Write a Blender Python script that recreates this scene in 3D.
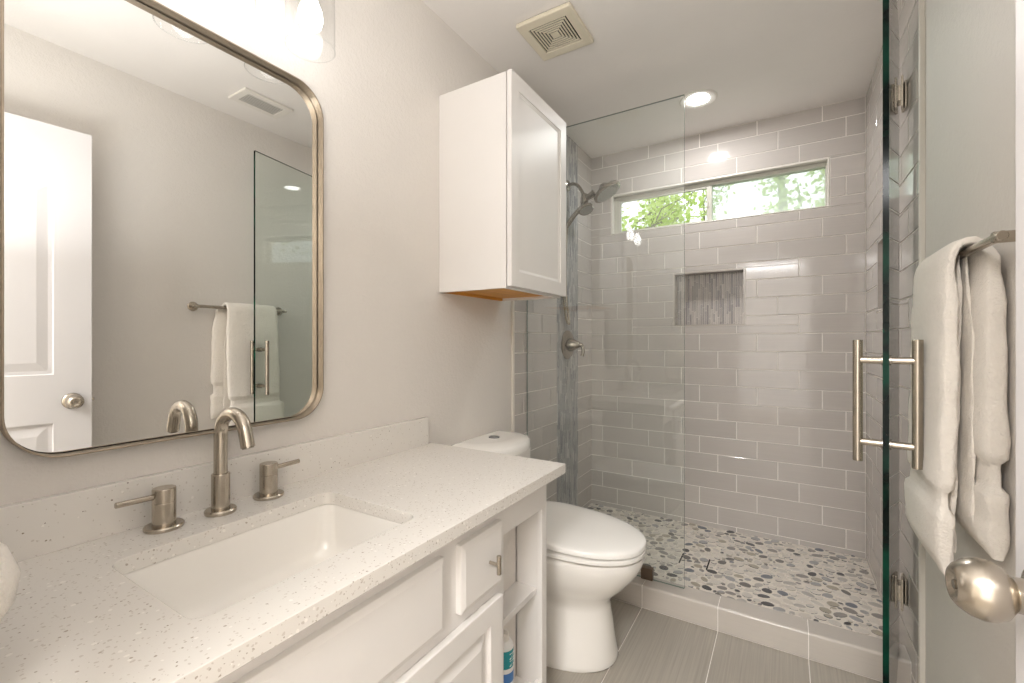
import bpy, bmesh, math, random
from mathutils import Vector, Matrix
from math import pi, sin, cos, radians as R

random.seed(7)
for o in list(bpy.data.objects):
    bpy.data.objects.remove(o, do_unlink=True)
SC = bpy.context.scene
COL = SC.collection

# ------------------------------------------------------------------ camera, world, exposure
CX, CZ = 1.168, 1.165                      # the camera stands in the doorway at y = 0
cam = bpy.data.cameras.new('camera')
cam.sensor_width = 36.0
cam.lens = 446.0 / 1024.0 * 36.0
cam.clip_start = 0.01
camo = bpy.data.objects.new('camera', cam)
COL.objects.link(camo)
camo.location = (CX, 0, CZ)
camo.rotation_euler = (R(90), 0, R(31.47))
SC.camera = camo

world = bpy.data.worlds.new('overcast_sky')
SC.world = world
world.use_nodes = True
bg = world.node_tree.nodes['Background']
bg.inputs[0].default_value = (0.93, 0.97, 1.0, 1)
bg.inputs[1].default_value = 1.15

SC.view_settings.view_transform = 'Standard'
SC.view_settings.look = 'None'
SC.view_settings.exposure = 0.90
SC.view_settings.gamma = 1.0
SC.view_settings.use_curve_mapping = False
SC.cycles.use_denoising = True
SC.cycles.max_bounces = 12
SC.cycles.diffuse_bounces = 6
SC.cycles.glossy_bounces = 6
SC.cycles.transparent_max_bounces = 24
SC.cycles.sample_clamp_indirect = 6.0
SC.cycles.caustics_reflective = False
SC.cycles.caustics_refractive = False

BULB = 4.6
DOWNLIGHT = 138.0
HALL_FILL = 34.0
DOORWAY_FILL = 8.0
CEILING_FILL = 6.2

def area(name, loc, rot, sx, sy, power, color=(1, 1, 1)):
    l = bpy.data.lights.new(name, 'AREA')
    l.shape = 'RECTANGLE'; l.size = sx; l.size_y = sy
    l.energy = power; l.color = color
    o = bpy.data.objects.new(name, l); COL.objects.link(o)
    o.location = loc; o.rotation_euler = rot
    return o

# added fill light in the hall, shining through the doorway behind the camera
area('added_doorway_fill', (1.08, -1.7, 1.25), (R(90), 0, 0), 1.2, 2.2, DOORWAY_FILL, (0.985, 0.985, 0.985))

# added upward fill beside the camera, brightening the room off the ceiling
area('added_ceiling_fill', (0.80, 0.22, 1.50), (R(180), 0, 0), 0.5, 0.4, CEILING_FILL, (0.985, 0.985, 0.985))

# ------------------------------------------------------------------ materials
def srgb(r, g, b):
    def f(c):
        c /= 255.0
        return c / 12.92 if c <= 0.04045 else ((c + 0.055) / 1.055) ** 2.4
    return (f(r), f(g), f(b), 1)

class NT:
    def __init__(s, name):
        s.m = bpy.data.materials.new(name); s.m.use_nodes = True
        s.t = s.m.node_tree; s.n = s.t.nodes; s.l = s.t.links
        s.p = s.n['Principled BSDF']; s.out = s.n['Material Output']
    def new(s, typ, **kw):
        n = s.n.new(typ)
        for k, v in kw.items(): setattr(n, k, v)
        return n
    def coords(s, scale=(1, 1, 1)):
        tc = s.new('ShaderNodeTexCoord'); mp = s.new('ShaderNodeMapping')
        s.l.new(tc.outputs['Object'], mp.inputs[0]); mp.inputs['Scale'].default_value = scale
        return mp.outputs[0]
    def noise(s, scale, detail=2, rough=0.5, vec=None):
        n = s.new('ShaderNodeTexNoise'); n.inputs['Scale'].default_value = scale
        n.inputs['Detail'].default_value = detail; n.inputs['Roughness'].default_value = rough
        s.l.new(vec if vec is not None else s.coords(), n.inputs['Vector'])
        return n.outputs[0]
    def bump(s, h, strength, dist):
        b = s.new('ShaderNodeBump'); b.inputs['Strength'].default_value = strength
        b.inputs['Distance'].default_value = dist
        s.l.new(h, b.inputs['Height']); s.l.new(b.outputs[0], s.p.inputs['Normal'])
    def ramp(s, fac, stops, mode='LINEAR'):
        r = s.new('ShaderNodeValToRGB'); r.color_ramp.interpolation = mode
        e = r.color_ramp.elements
        while len(e) > 1: e.remove(e[-1])
        e[0].position = stops[0][0]; e[0].color = stops[0][1]
        for p, c in stops[1:]:
            k = e.new(p); k.color = c
        s.l.new(fac, r.inputs[0])
        return r.outputs[0]
    def mix(s, fac, a, b, mode='MIX'):
        m = s.new('ShaderNodeMix', data_type='RGBA', blend_type=mode)
        for v, i in ((fac, 0), (a, 6), (b, 7)):
            if isinstance(v, (int, float, tuple)): m.inputs[i].default_value = v
            else: s.l.new(v, m.inputs[i])
        return m.outputs[2]
    def math(s, op, a, b=0.0):
        m = s.new('ShaderNodeMath', operation=op)
        for i, v in enumerate((a, b)):
            if isinstance(v, (int, float)): m.inputs[i].default_value = v
            else: s.l.new(v, m.inputs[i])
        return m.outputs[0]

def principled(name, col, rough=0.5, metal=0.0, spec=0.5, coat=0.0, var=0.03, vscale=6):
    n = NT(name)
    c2 = tuple(max(0, v * (1 - var)) for v in col[:3]) + (1,)
    c = n.ramp(n.noise(vscale, 3), [(0.35, c2), (0.65, col)])
    n.l.new(c, n.p.inputs['Base Color'])
    n.p.inputs['Roughness'].default_value = rough
    n.p.inputs['Metallic'].default_value = metal
    n.p.inputs['Specular IOR Level'].default_value = spec
    n.p.inputs['Coat Weight'].default_value = coat
    n.p.inputs['Coat Roughness'].default_value = 0.05
    return n

def wall_paint(name, col, strength=0.35):
    n = principled(name, col, 0.55, var=0.015)
    h = n.noise(150, 3, 0.6)
    h2 = n.noise(55, 2, 0.5)
    n.bump(n.math('ADD', h, n.math('MULTIPLY', h2, 1.2)), strength, 0.0022)
    return n.m

M = {}
M['wall'] = wall_paint('greige_wall_paint', srgb(226, 221, 215), 0.6)
M['ceiling'] = wall_paint('ceiling_paint', srgb(240, 236, 232), 0.18)
M['hall'] = wall_paint('hall_paint', srgb(225, 220, 212), 0.1)
M['white'] = principled('white_cabinet_paint', srgb(234, 231, 228), 0.42, var=0.012).m
M['door'] = principled('white_door_paint', srgb(222, 219, 219), 0.4, var=0.01).m
M['trimw'] = principled('white_trim', srgb(233, 229, 222), 0.35, var=0.01).m
M['trimg'] = principled('tile_edge_trim', srgb(222, 216, 207), 0.4, var=0.01).m
M['porcelain'] = principled('white_porcelain', srgb(242, 239, 234), 0.07, coat=0.6, var=0.01).m
M['seat'] = principled('white_seat_plastic', srgb(242, 240, 236), 0.16, var=0.01).m
M['grout'] = principled('light_grout', srgb(248, 244, 238), 0.8, var=0.04, vscale=40).m
M['dark'] = principled('dark_gap', srgb(22, 19, 16), 0.8).m
M['black'] = principled('black_rubber', srgb(28, 27, 26), 0.6).m
M['ivory'] = principled('ivory_plastic', srgb(226, 218, 198), 0.4, var=0.02).m
M['vinyl'] = principled('window_vinyl', srgb(204, 202, 192), 0.35).m
M['grey_dark'] = principled('grey_button', srgb(120, 122, 124), 0.3).m
M['spray'] = principled('grey_spray_face', srgb(176, 174, 170), 0.35).m
M['clay'] = principled('clip_bronze', srgb(120, 104, 90), 0.35, metal=0.7).m

def brushed(name, col, rough, sc=(1, 1, 1)):
    n = principled(name, col, rough, metal=1.0, var=0.06, vscale=30)
    v = n.coords((260, 260, 6))
    n.bump(n.noise(1.0, 2, 0.5, v), 0.05, 0.0004)
    return n.m
M['nickel'] = brushed('brushed_nickel', srgb(190, 181, 168), 0.26)
M['champagne'] = brushed('mirror_frame_nickel', srgb(168, 155, 138), 0.52)
M['chrome'] = principled('satin_chrome', srgb(166, 159, 150), 0.2, metal=1.0, var=0.03).m

n = NT('mirror_silver'); n.p.inputs['Metallic'].default_value = 1; n.p.inputs['Roughness'].default_value = 0.0
n.p.inputs['Base Color'].default_value = (0.9, 0.905, 0.89, 1); M['mirror'] = n.m

def thin_glass(name, tint, rough=0.0, haze=0.0, gloss=1.0):
    n = NT(name); n.n.remove(n.p)
    tr = n.new('ShaderNodeBsdfTransparent'); tr.inputs[0].default_value = tint
    gl = n.new('ShaderNodeBsdfGlossy'); gl.inputs['Roughness'].default_value = rough
    fr = n.new('ShaderNodeFresnel'); fr.inputs[0].default_value = 1.5
    geo = n.new('ShaderNodeNewGeometry')
    # same reflectance from either side of the pane
    ior = n.new('ShaderNodeMix', data_type='FLOAT')
    n.l.new(geo.outputs['Backfacing'], ior.inputs[0]); ior.inputs[2].default_value = 1.5; ior.inputs[3].default_value = 1 / 1.5
    n.l.new(ior.outputs[0], fr.inputs[0])
    mx = n.new('ShaderNodeMixShader')
    f = n.math('MULTIPLY', fr.outputs[0], gloss)
    n.l.new(f, mx.inputs[0]); n.l.new(tr.outputs[0], mx.inputs[1]); n.l.new(gl.outputs[0], mx.inputs[2])
    o = mx.outputs[0]
    if haze:
        df = n.new('ShaderNodeBsdfTranslucent'); df.inputs[0].default_value = (1.0, 1.0, 0.99, 1)
        m2 = n.new('ShaderNodeMixShader'); m2.inputs[0].default_value = haze
        n.l.new(o, m2.inputs[1]); n.l.new(df.outputs[0], m2.inputs[2]); o = m2.outputs[0]
    n.l.new(o, n.out.inputs[0])
    return n.m
M['glass'] = thin_glass('shower_glass', (0.982, 0.997, 0.990, 1), gloss=1.8)
M['glass_door'] = thin_glass('door_glass', (0.96, 0.99, 0.975, 1), gloss=1.0)
M['winglass'] = thin_glass('window_glass', (0.97, 0.99, 0.98, 1))
M['screen'] = thin_glass('insect_screen_mesh', (0.96, 0.97, 0.96, 1), haze=0.26)
M['shade'] = thin_glass('seeded_glass', (0.975, 0.98, 0.98, 1), rough=0.02, gloss=1.1)
n = NT('green_glass_edge')
n.l.new(n.ramp(n.noise(7, 3), [(0.45, (0.0, 0.004, 0.003, 1)), (0.68, (0.0, 0.05, 0.028, 1))]), n.p.inputs['Base Color'])
n.p.inputs['Roughness'].default_value = 0.12; n.p.inputs['Specular IOR Level'].default_value = 0.1; M['edge'] = n.m
M['edge_pale'] = principled('pale_glass_edge', srgb(125, 140, 132), 0.2).m

def emit(name, col, s):
    n = NT(name); n.p.inputs['Base Color'].default_value = (0.8, 0.8, 0.8, 1)
    n.p.inputs['Emission Color'].default_value = col; n.p.inputs['Emission Strength'].default_value = s
    return n.m
M['bulb'] = emit('lit_bulb', (1.0, 0.96, 0.93, 1), BULB)
M['led'] = emit('lit_downlight', (1.0, 0.985, 0.975, 1), DOWNLIGHT)
M['added_lamp'] = emit('added_lamp_glow', (1.0, 0.96, 0.91, 1), 4.0)  # glow of the added, unseen hall lamp

# glazed tile: fine linen streaks, one shade per tile
def tile_mat(name, c, rough, spread=0.035, streak=(3, 3, 160), amt=0.05):
    n = NT(name)
    geo = n.new('ShaderNodeNewGeometry')
    a = tuple(v * (1 - spread) for v in c[:3]) + (1,); b = tuple(v * (1 + spread) for v in c[:3]) + (1,)
    base = n.ramp(geo.outputs['Random Per Island'], [(0, a), (1, b)])
    st = n.ramp(n.noise(1, 3, 0.6, n.coords(streak)), [(0.3, (1 - amt,) * 3 + (1,)), (0.7, (1, 1, 1, 1))])
    n.l.new(n.mix(1.0, base, st, 'MULTIPLY'), n.p.inputs['Base Color'])
    n.p.inputs['Roughness'].default_value = rough
    n.bump(n.noise(5, 1), 0.06, 0.004)
    return n.m
M['tile'] = tile_mat('greige_glazed_tile', srgb(200, 194, 189), 0.09)
M['curb'] = tile_mat('greige_curb_tile', srgb(197, 190, 182), 0.13)
M['floor'] = tile_mat('linen_floor_tile', srgb(176, 169, 158), 0.34, 0.02, (150, 2.2, 2), 0.22)

def mosaic_mat(name, stops, rough):
    n = NT(name); geo = n.new('ShaderNodeNewGeometry')
    c = n.ramp(geo.outputs['Random Per Island'], stops, 'CONSTANT')
    st = n.ramp(n.noise(1, 3, 0.6, n.coords((200, 200, 30))), [(0.3, (0.9,) * 3 + (1,)), (0.7, (1, 1, 1, 1))])
    n.l.new(n.mix(1.0, c, st, 'MULTIPLY'), n.p.inputs['Base Color'])
    n.p.inputs['Roughness'].default_value = rough
    return n.m
M['mosaic'] = mosaic_mat('grey_strip_mosaic', [(0, srgb(164, 164, 165)), (0.2, srgb(182, 181, 180)), (0.4, srgb(146, 147, 150)),
    (0.55, srgb(196, 194, 192)), (0.75, srgb(172, 172, 173)), (0.93, srgb(214, 212, 210))], 0.25)
M['mosaic_niche'] = mosaic_mat('niche_strip_mosaic', [(0, srgb(172, 165, 162)), (0.2, srgb(190, 183, 178)), (0.4, srgb(154, 148, 147)),
    (0.55, srgb(200, 193, 188)), (0.75, srgb(176, 170, 168)), (0.9, srgb(208, 201, 196))], 0.25)
M['pebble'] = mosaic_mat('sliced_river_pebble', [(0, srgb(226, 219, 210)), (0.22, srgb(212, 206, 198)), (0.40, srgb(186, 181, 175)),
    (0.50, srgb(218, 210, 200)), (0.60, srgb(150, 145, 140)), (0.70, srgb(168, 167, 167)), (0.77, srgb(116, 112, 108)),
    (0.85, srgb(80, 79, 80)), (0.91, srgb(176, 168, 152)), (0.96, srgb(118, 122, 130))], 0.3)
M['pebble_grout'] = principled('pebble_grout', srgb(232, 225, 215), 0.7, var=0.08, vscale=30).m

n = NT('speckled_white_quartz')
vc = n.coords()
def specks(scale, thr, keep, col, base):
    w = n.new('ShaderNodeTexNoise'); w.inputs['Scale'].default_value = scale * 1.3; n.l.new(vc, w.inputs['Vector'])
    add = n.new('ShaderNodeVectorMath', operation='MULTIPLY_ADD')
    n.l.new(w.outputs['Color'], add.inputs[0]); add.inputs[1].default_value = (0.005,) * 3; n.l.new(vc, add.inputs[2])
    v = n.new('ShaderNodeTexVoronoi'); v.inputs['Scale'].default_value = scale; n.l.new(add.outputs[0], v.inputs['Vector'])
    sp = n.new('ShaderNodeSeparateColor'); n.l.new(v.outputs['Color'], sp.inputs[0])
    t = n.math('MULTIPLY', n.math('LESS_THAN', v.outputs['Distance'], n.math('MULTIPLY', sp.outputs[1], thr)), n.math('GREATER_THAN', sp.outputs[0], keep))
    return n.mix(t, base, col)
c = specks(120, 0.25, 0.5, srgb(180, 171, 160), srgb(226, 222, 216))
c = specks(170, 0.4, 0.5, srgb(206, 199, 191), c)
c = specks(75, 0.13, 0.72, srgb(140, 128, 116), c)
c = specks(80, 0.28, 0.6, srgb(240, 236, 230), c)
n.l.new(c, n.p.inputs['Base Color']); n.p.inputs['Roughness'].default_value = 0.14
M['quartz'] = n.m

n = NT('honey_plywood')
w = n.ramp(n.noise(1, 4, 0.6, n.coords((60, 5, 60))), [(0.3, srgb(196, 132, 48)), (0.7, srgb(226, 166, 78))])
n.l.new(w, n.p.inputs['Base Color']); n.p.inputs['Roughness'].default_value = 0.5; M['ply'] = n.m

n = principled('white_terry', srgb(250, 243, 233), 0.95, spec=0.1, var=0.03, vscale=60)
n.p.inputs['Sheen Weight'].default_value = 0.3
n.bump(n.noise(130, 4, 0.75), 0.9, 0.007); M['terry'] = n.m
n = principled('terry_border', srgb(238, 233, 226), 0.9, spec=0.1, var=0.03, vscale=60)
n.bump(n.noise(1, 2, 0.5, n.coords((60, 60, 900))), 0.3, 0.001); M['terry_band'] = n.m

n = NT('leaf'); oi = n.new('ShaderNodeNewGeometry')
c = n.ramp(oi.outputs['Random Per Island'], [(0, srgb(176, 198, 104)), (0.5, srgb(204, 218, 138)), (1, srgb(224, 234, 172))])
n.n.remove(n.p)
d = n.new('ShaderNodeBsdfDiffuse'); t_ = n.new('ShaderNodeBsdfTranslucent'); mx = n.new('ShaderNodeMixShader'); mx.inputs[0].default_value = 0.5
n.l.new(c, d.inputs[0]); n.l.new(c, t_.inputs[0]); n.l.new(d.outputs[0], mx.inputs[1]); n.l.new(t_.outputs[0], mx.inputs[2]); n.l.new(mx.outputs[0], n.out.inputs[0])
M['leaf'] = n.m
M['bark'] = principled('grey_bark', srgb(150, 142, 130), 0.9, var=0.3, vscale=12).m
M['grass'] = principled('lawn', srgb(110, 132, 74), 0.95, var=0.3, vscale=8).m
M['teal'] = principled('teal_label', srgb(24, 150, 160), 0.35).m
M['labelwhite'] = principled('white_label_print', srgb(240, 240, 238), 0.4).m
M['yellow'] = principled('yellow_label', srgb(226, 186, 60), 0.4).m
M['blue'] = principled('blue_label', srgb(70, 130, 200), 0.4).m

# ------------------------------------------------------------------ object helpers
XF = {}          # world matrix of every parent
def setprops(o, label=None, cat=None, group=None, kind=None):
    if label: o['label'] = label
    if cat: o['category'] = cat
    if group: o['group'] = group
    if kind: o['kind'] = kind
    return o
def thing(name, label, cat, loc=(0, 0, 0), rotz=0.0, group=None):
    o = bpy.data.objects.new(name, None); COL.objects.link(o)
    o.empty_display_size = 0.05
    o.location = loc; o.rotation_euler = (0, 0, rotz)
    XF[o.name] = Matrix.Translation(loc) @ Matrix.Rotation(rotz, 4, 'Z')
    return setprops(o, label, cat, group)

class MB:
    def __init__(s): s.bm = bmesh.new()
    def box(s, x0, x1, y0, y1, z0, z1, bev=0.0, seg=2):
        r = bmesh.ops.create_cube(s.bm, size=1.0)
        vs = r['verts']
        for v in vs:
            v.co = Vector(((x0 + x1) / 2 + v.co.x * (x1 - x0), (y0 + y1) / 2 + v.co.y * (y1 - y0), (z0 + z1) / 2 + v.co.z * (z1 - z0)))
        if bev > 0:
            es = list({e for v in vs for e in v.link_edges})
            bmesh.ops.bevel(s.bm, geom=es, offset=bev, segments=seg, profile=0.5, affect='EDGES')
        return s
    def ring_loft(s, rings, cap0=True, cap1=True, closed=False):
        vr = [[s.bm.verts.new(p) for p in r] for r in rings]
        k = len(vr[0]); n_ = len(vr)
        for i in range(n_ if closed else n_ - 1):
            a, b = vr[i], vr[(i + 1) % n_]
            for j in range(k):
                s.bm.faces.new((a[j], a[(j + 1) % k], b[(j + 1) % k], b[j]))
        if not closed:
            if cap0: s.bm.faces.new(list(reversed(vr[0])))
            if cap1: s.bm.faces.new(vr[-1])
        return s
    def lathe(s, prof, origin=(0, 0, 0), axis=(0, 0, 1), seg=32, cap0=True, cap1=True):
        q = Vector((0, 0, 1)).rotation_difference(Vector(axis).normalized())
        o = Vector(origin)
        rings = [[o + q @ Vector((r * cos(2 * pi * i / seg), r * sin(2 * pi * i / seg), h)) for i in range(seg)] for r, h in prof]
        return s.ring_loft(rings, cap0, cap1)
    def cyl(s, p0, p1, r, r1=None, seg=24, bev=0.0):
        p0 = Vector(p0); p1 = Vector(p1); L = (p1 - p0).length
        r1 = r if r1 is None else r1
        b = bev
        prof = [(r, 0), (r1, L)] if not b else [(r - b, 0), (r, b), (r1, L - b), (r1 - b, L)]
        return s.lathe(prof, p0, p1 - p0, seg)
    def tube(s, pts, r, seg=14, caps=True):
        pts = [Vector(p) for p in pts]
        rad = r if isinstance(r, (list, tuple)) else [r] * len(pts)
        t = (pts[1] - pts[0]).normalized()
        nrm = t.orthogonal().normalized(); rings = []
        for i, p in enumerate(pts):
            tt = (pts[min(i + 1, len(pts) - 1)] - pts[max(i - 1, 0)]).normalized()
            nrm = (t.rotation_difference(tt) @ nrm); nrm = (nrm - tt * nrm.dot(tt)).normalized(); t = tt
            bi = t.cross(nrm)
            rings.append([p + (nrm * cos(2 * pi * j / seg) + bi * sin(2 * pi * j / seg)) * rad[i] for j in range(seg)])
        return s.ring_loft(rings, caps, caps)
    def add_mesh(s, me):
        s.bm.from_mesh(me); return s
    def build(s, name, mat, parent=None, smooth=True, angle=35, local=False, mats=None):
        bmesh.ops.recalc_face_normals(s.bm, faces=s.bm.faces)
        me = bpy.data.meshes.new(name)
        if parent is not None and not local:
            s.bm.transform(XF[parent.name].inverted())
        s.bm.to_mesh(me); s.bm.free()
        for m_ in (mats or [mat]): me.materials.append(m_)
        if smooth:
            me.polygons.foreach_set('use_smooth', [True] * len(me.polygons))
            me.set_sharp_from_angle(angle=R(angle))
        o = bpy.data.objects.new(name, me); COL.objects.link(o)
        if smooth:
            wn = o.modifiers.new('weighted_normals', 'WEIGHTED_NORMAL'); wn.keep_sharp = True; wn.weight = 90
        if parent is not None:
            o.parent = parent; XF[o.name] = XF[parent.name]
        else:
            XF[o.name] = Matrix.Identity(4)
        return o

def catmull(P, k=10):
    P = [Vector(p) for p in P]; out = []
    for i in range(len(P) - 1):
        a = P[max(i - 1, 0)]; b = P[i]; c = P[i + 1]; d = P[min(i + 2, len(P) - 1)]
        for j in range(k):
            t = j / k
            out.append(0.5 * ((2 * b) + (c - a) * t + (2 * a - 5 * b + 4 * c - d) * t * t + (3 * b - a - 3 * c + d) * t ** 3))
    out.append(P[-1]); return out

def rrect(x0, x1, y0, y1, r, k=6):
    pts = []
    for cx_, cy_, a0 in ((x1 - r, y1 - r, 0), (x0 + r, y1 - r, 90), (x0 + r, y0 + r, 180), (x1 - r, y0 + r, 270)):
        for i in range(k + 1):
            a = R(a0 + 90 * i / k)
            pts.append((cx_ + r * cos(a), cy_ + r * sin(a)))
    return pts

def plate(loops, thick, bev, mapf, bseg=2):
    """filled outline with holes, thickness centred at 0, edges rounded; mapf(u, v, w) -> world"""
    cu = bpy.data.curves.new('tmp', 'CURVE'); cu.dimensions = '2D'; cu.fill_mode = 'BOTH'
    cu.extrude = max(thick / 2 - bev, 0.0); cu.bevel_depth = bev; cu.bevel_resolution = bseg; cu.offset = -bev
    for lp in loops:
        sp = cu.splines.new('POLY'); sp.points.add(len(lp) - 1); sp.use_cyclic_u = True
        for i, (u, v) in enumerate(lp): sp.points[i].co = (u, v, 0, 1)
    ob = bpy.data.objects.new('tmp', cu); COL.objects.link(ob)
    dg = bpy.context.evaluated_depsgraph_get(); dg.update()
    me = bpy.data.meshes.new_from_object(ob.evaluated_get(dg))
    bpy.data.objects.remove(ob, do_unlink=True); bpy.data.curves.remove(cu)
    mb = MB(); mb.add_mesh(me); bpy.data.meshes.remove(me)
    bmesh.ops.remove_doubles(mb.bm, verts=mb.bm.verts, dist=0.00002)
    for v in mb.bm.verts: v.co = Vector(mapf(v.co.x, v.co.y, v.co.z))
    return mb

def rect(u0, u1, v0, v1): return [(u0, v0), (u1, v0), (u1, v1), (u0, v1)]

def struct(name, mb, mat, parent=None, **kw):
    o = mb.build(name, mat, parent, **kw)
    if parent is None: o['kind'] = 'structure'
    return o

# pieces of tile clipped around holes; only true tile edges get the bevel and the joint
def clip_rects(rs, holes):
    out = [(r, (1, 1, 1, 1)) for r in rs]
    for hx0, hx1, hy0, hy1 in holes:
        nxt = []
        for (x0, x1, y0, y1), (l, r, b, t) in out:
            if x1 <= hx0 or x0 >= hx1 or y1 <= hy0 or y0 >= hy1:
                nxt.append(((x0, x1, y0, y1), (l, r, b, t))); continue
            if y0 < hy0: nxt.append(((x0, x1, y0, hy0), (l, r, b, 1))); b_ = 1; yb = hy0
            else: yb = y0; b_ = b
            if y1 > hy1: nxt.append(((x0, x1, hy1, y1), (l, r, 1, t))); yt = hy1; t_2 = 1
            else: yt = y1; t_2 = t
            fb = 0 if y0 < hy0 else b; ft = 0 if y1 > hy1 else t
            if x0 < hx0: nxt.append(((x0, hx0, yb, yt), (l, 1, fb, ft)))
            if x1 > hx1: nxt.append(((hx1, x1, yb, yt), (1, r, fb, ft)))
        out = nxt
    return out
def add_tiles(mb, rs, holes, mapf, gap, h, bev, jit=0.0):
    for (x0, x1, y0, y1), (l, r, b, t) in clip_rects(rs, holes):
        g = gap / 2
        X0 = x0 + g * l; X1 = x1 - g * r; Y0 = y0 + g * b; Y1 = y1 - g * t
        if X1 - X0 < 0.003 or Y1 - Y0 < 0.003: continue
        ja, jb = random.uniform(-jit, jit), random.uniform(-jit, jit)
        def P(x, y, w):
            return mb.bm.verts.new(mapf(x, y, w + (ja * (x - (X0 + X1) / 2) + jb * (y - (Y0 + Y1) / 2) if w > 0 else 0)))
        o = [P(X0, Y0, -0.002), P(X1, Y0, -0.002), P(X1, Y1, -0.002), P(X0, Y1, -0.002)]
        m_ = [P(X0, Y0, h - bev), P(X1, Y0, h - bev), P(X1, Y1, h - bev), P(X0, Y1, h - bev)]
        i = [P(X0 + bev * l, Y0 + bev * b, h), P(X1 - bev * r, Y0 + bev * b, h), P(X1 - bev * r, Y1 - bev * t, h), P(X0 + bev * l, Y1 - bev * t, h)]
        mb.bm.faces.new(i)
        for k in range(4):
            k2 = (k + 1) % 4
            mb.bm.faces.new((m_[k], m_[k2], i[k2], i[k])); mb.bm.faces.new((o[k], o[k2], m_[k2], m_[k]))

# ------------------------------------------------------------------ room shell
W = 1.528            # face of the right tiled wall
WP = 1.540           # painted right wall
YB = 2.957           # face of the back tiled wall
HC = 2.45
YN = -0.06           # room side of the doorway wall
G0 = 0.003           # tile stands this proud of its grout bed
CURB0, CURB1, CURBH = 1.965, 2.062, 0.095
SFL = 0.032

WIN = (0.153, 1.374, 1.896, 2.164)
NICHE = (0.570, 0.959, 1.270, 1.590)
RNICHE = (2.25, 2.605, 1.30, 1.62)      # on the right wall, y and z

struct('floor', MB().box(-0.1, WP + 0.1, -1.9, 2.0, -0.1, -0.003), M['grout'], smooth=False)
fl = bpy.data.objects['floor']
mb = MB(); rs = []
xs = [0.0, 0.0235, 0.328, 0.633, 0.937, 1.242, 1.54]
for i in range(len(xs) - 1):
    y = 1.965 - 0.61 * 7
    while y < 2.0:
        rs.append((xs[i], xs[i + 1], max(y, -1.88), min(y + 0.61, 1.964))); y += 0.61
rs = [r for r in rs if r[3] - r[2] > 0.01]
add_tiles(mb, rs, [], lambda u, v, w: (u, v, w - 0.003), 0.003, 0.003, 0.0008)
mb.build('floor_tiles', M['floor'], fl, smooth=False)

struct('ceiling', MB().box(-0.1, WP + 0.1, -1.9, YB + 0.15, HC, HC + 0.1), M['ceiling'], smooth=False)
wl = struct('wall_left', MB().box(-0.12, 0, -0.2, YB + 0.15, -0.02, HC), M['wall'], smooth=False)
# near wall with the doorway the photographer stands in
struct('wall_front', MB().box(0, 0.69, YN - 0.12, YN, 0, HC).box(0.69, 1.475, YN - 0.12, YN, 2.07, HC).box(1.475, WP, YN - 0.12, YN, 0, HC), M['wall'], smooth=False)
struct('wall_hall', MB().box(-0.1, 0, -1.9, YN - 0.12, 0, HC).box(0, WP, -1.9, -1.8, 0, HC).box(WP, WP + 0.1, -1.9, YN - 0.12, 0, HC), M['hall'], smooth=False)
mb = MB()
mb.box(0.63, 0.69, YN, YN + 0.014, 0, 2.13, 0.003).box(0.63, WP - 0.002, YN, YN + 0.014, 2.07, 2.13, 0.003).box(0.69, 0.702, YN - 0.12, YN, 0, 2.07).box(1.463, 1.475, YN - 0.12, YN - 0.055, 0, 2.07)
struct('trim_1', mb, M['trimw'])
# right wall: painted part, then the tiled part with its niche
mb = MB()
x0, x1 = WP, WP + 0.12
mb.box(x0, x1, -0.2, 1.862, -0.02, HC)
wr = struct('wall_right', mb, M['wall'], smooth=False)
mb = MB()
a, b, c, d = RNICHE
xg = W + G0
for (y0, y1, z0, z1) in ((1.862, a, 0, HC), (b, YB, 0, HC), (a, b, 0, c), (a, b, d, HC)):
    mb.box(xg, x1, y0, y1, z0, z1)
mb.box(W + 0.085, x1 + 0.01, a, b, c, d)
mb.build('grout_bed', M['grout'], wr, smooth=False)

ZJ = [2.3645 - 0.1048 * k for k in range(0, 24)]
rows = [(2.3645, HC)] + [(ZJ[k + 1], ZJ[k]) for k in range(23)]
def wall_rects(u_anchor, u0, u1, zmin=0.0, shift=0):
    """rows of 4 x 12 inch tile laid in thirds; u_anchor(row % 3) is a joint position"""
    out = []
    for i, (z0, z1) in enumerate(rows):
        if z1 <= zmin: continue
        j = u_anchor[(i + shift) % 3]
        u = j - 0.3125 * 12
        while u < u1:
            a_, b_ = max(u, u0), min(u + 0.3125, u1)
            if b_ - a_ > 0.004: out.append((a_, b_, max(z0, zmin), z1))
            u += 0.3125
    return out
mb = MB()
add_tiles(mb, wall_rects((1.80, 1.80 + 0.104, 1.80 + 0.208), 1.866, YB, 0.0), [RNICHE], lambda u, v, w: (xg - w, u, v), 0.0052, G0, 0.0008, 0.0012)
mb.build('subway_tiles', M['tile'], wr, smooth=False)
mb = MB()
struct('trim_2', MB().box(W - 0.002, WP + 0.001, 1.852, 1.866, 0, HC, 0.003), M['trimg'])
mb = MB()   # niche lining
mb.box(W - 0.001, W + 0.085, a, a + 0.01, c, d).box(W - 0.001, W + 0.085, b - 0.01, b, c, d).box(W - 0.001, W + 0.085, a, b, c, c + 0.01).box(W - 0.001, W + 0.085, a, b, d - 0.01, d)
mb.build('niche_lining', M['tile'], wr, smooth=False)

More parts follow.
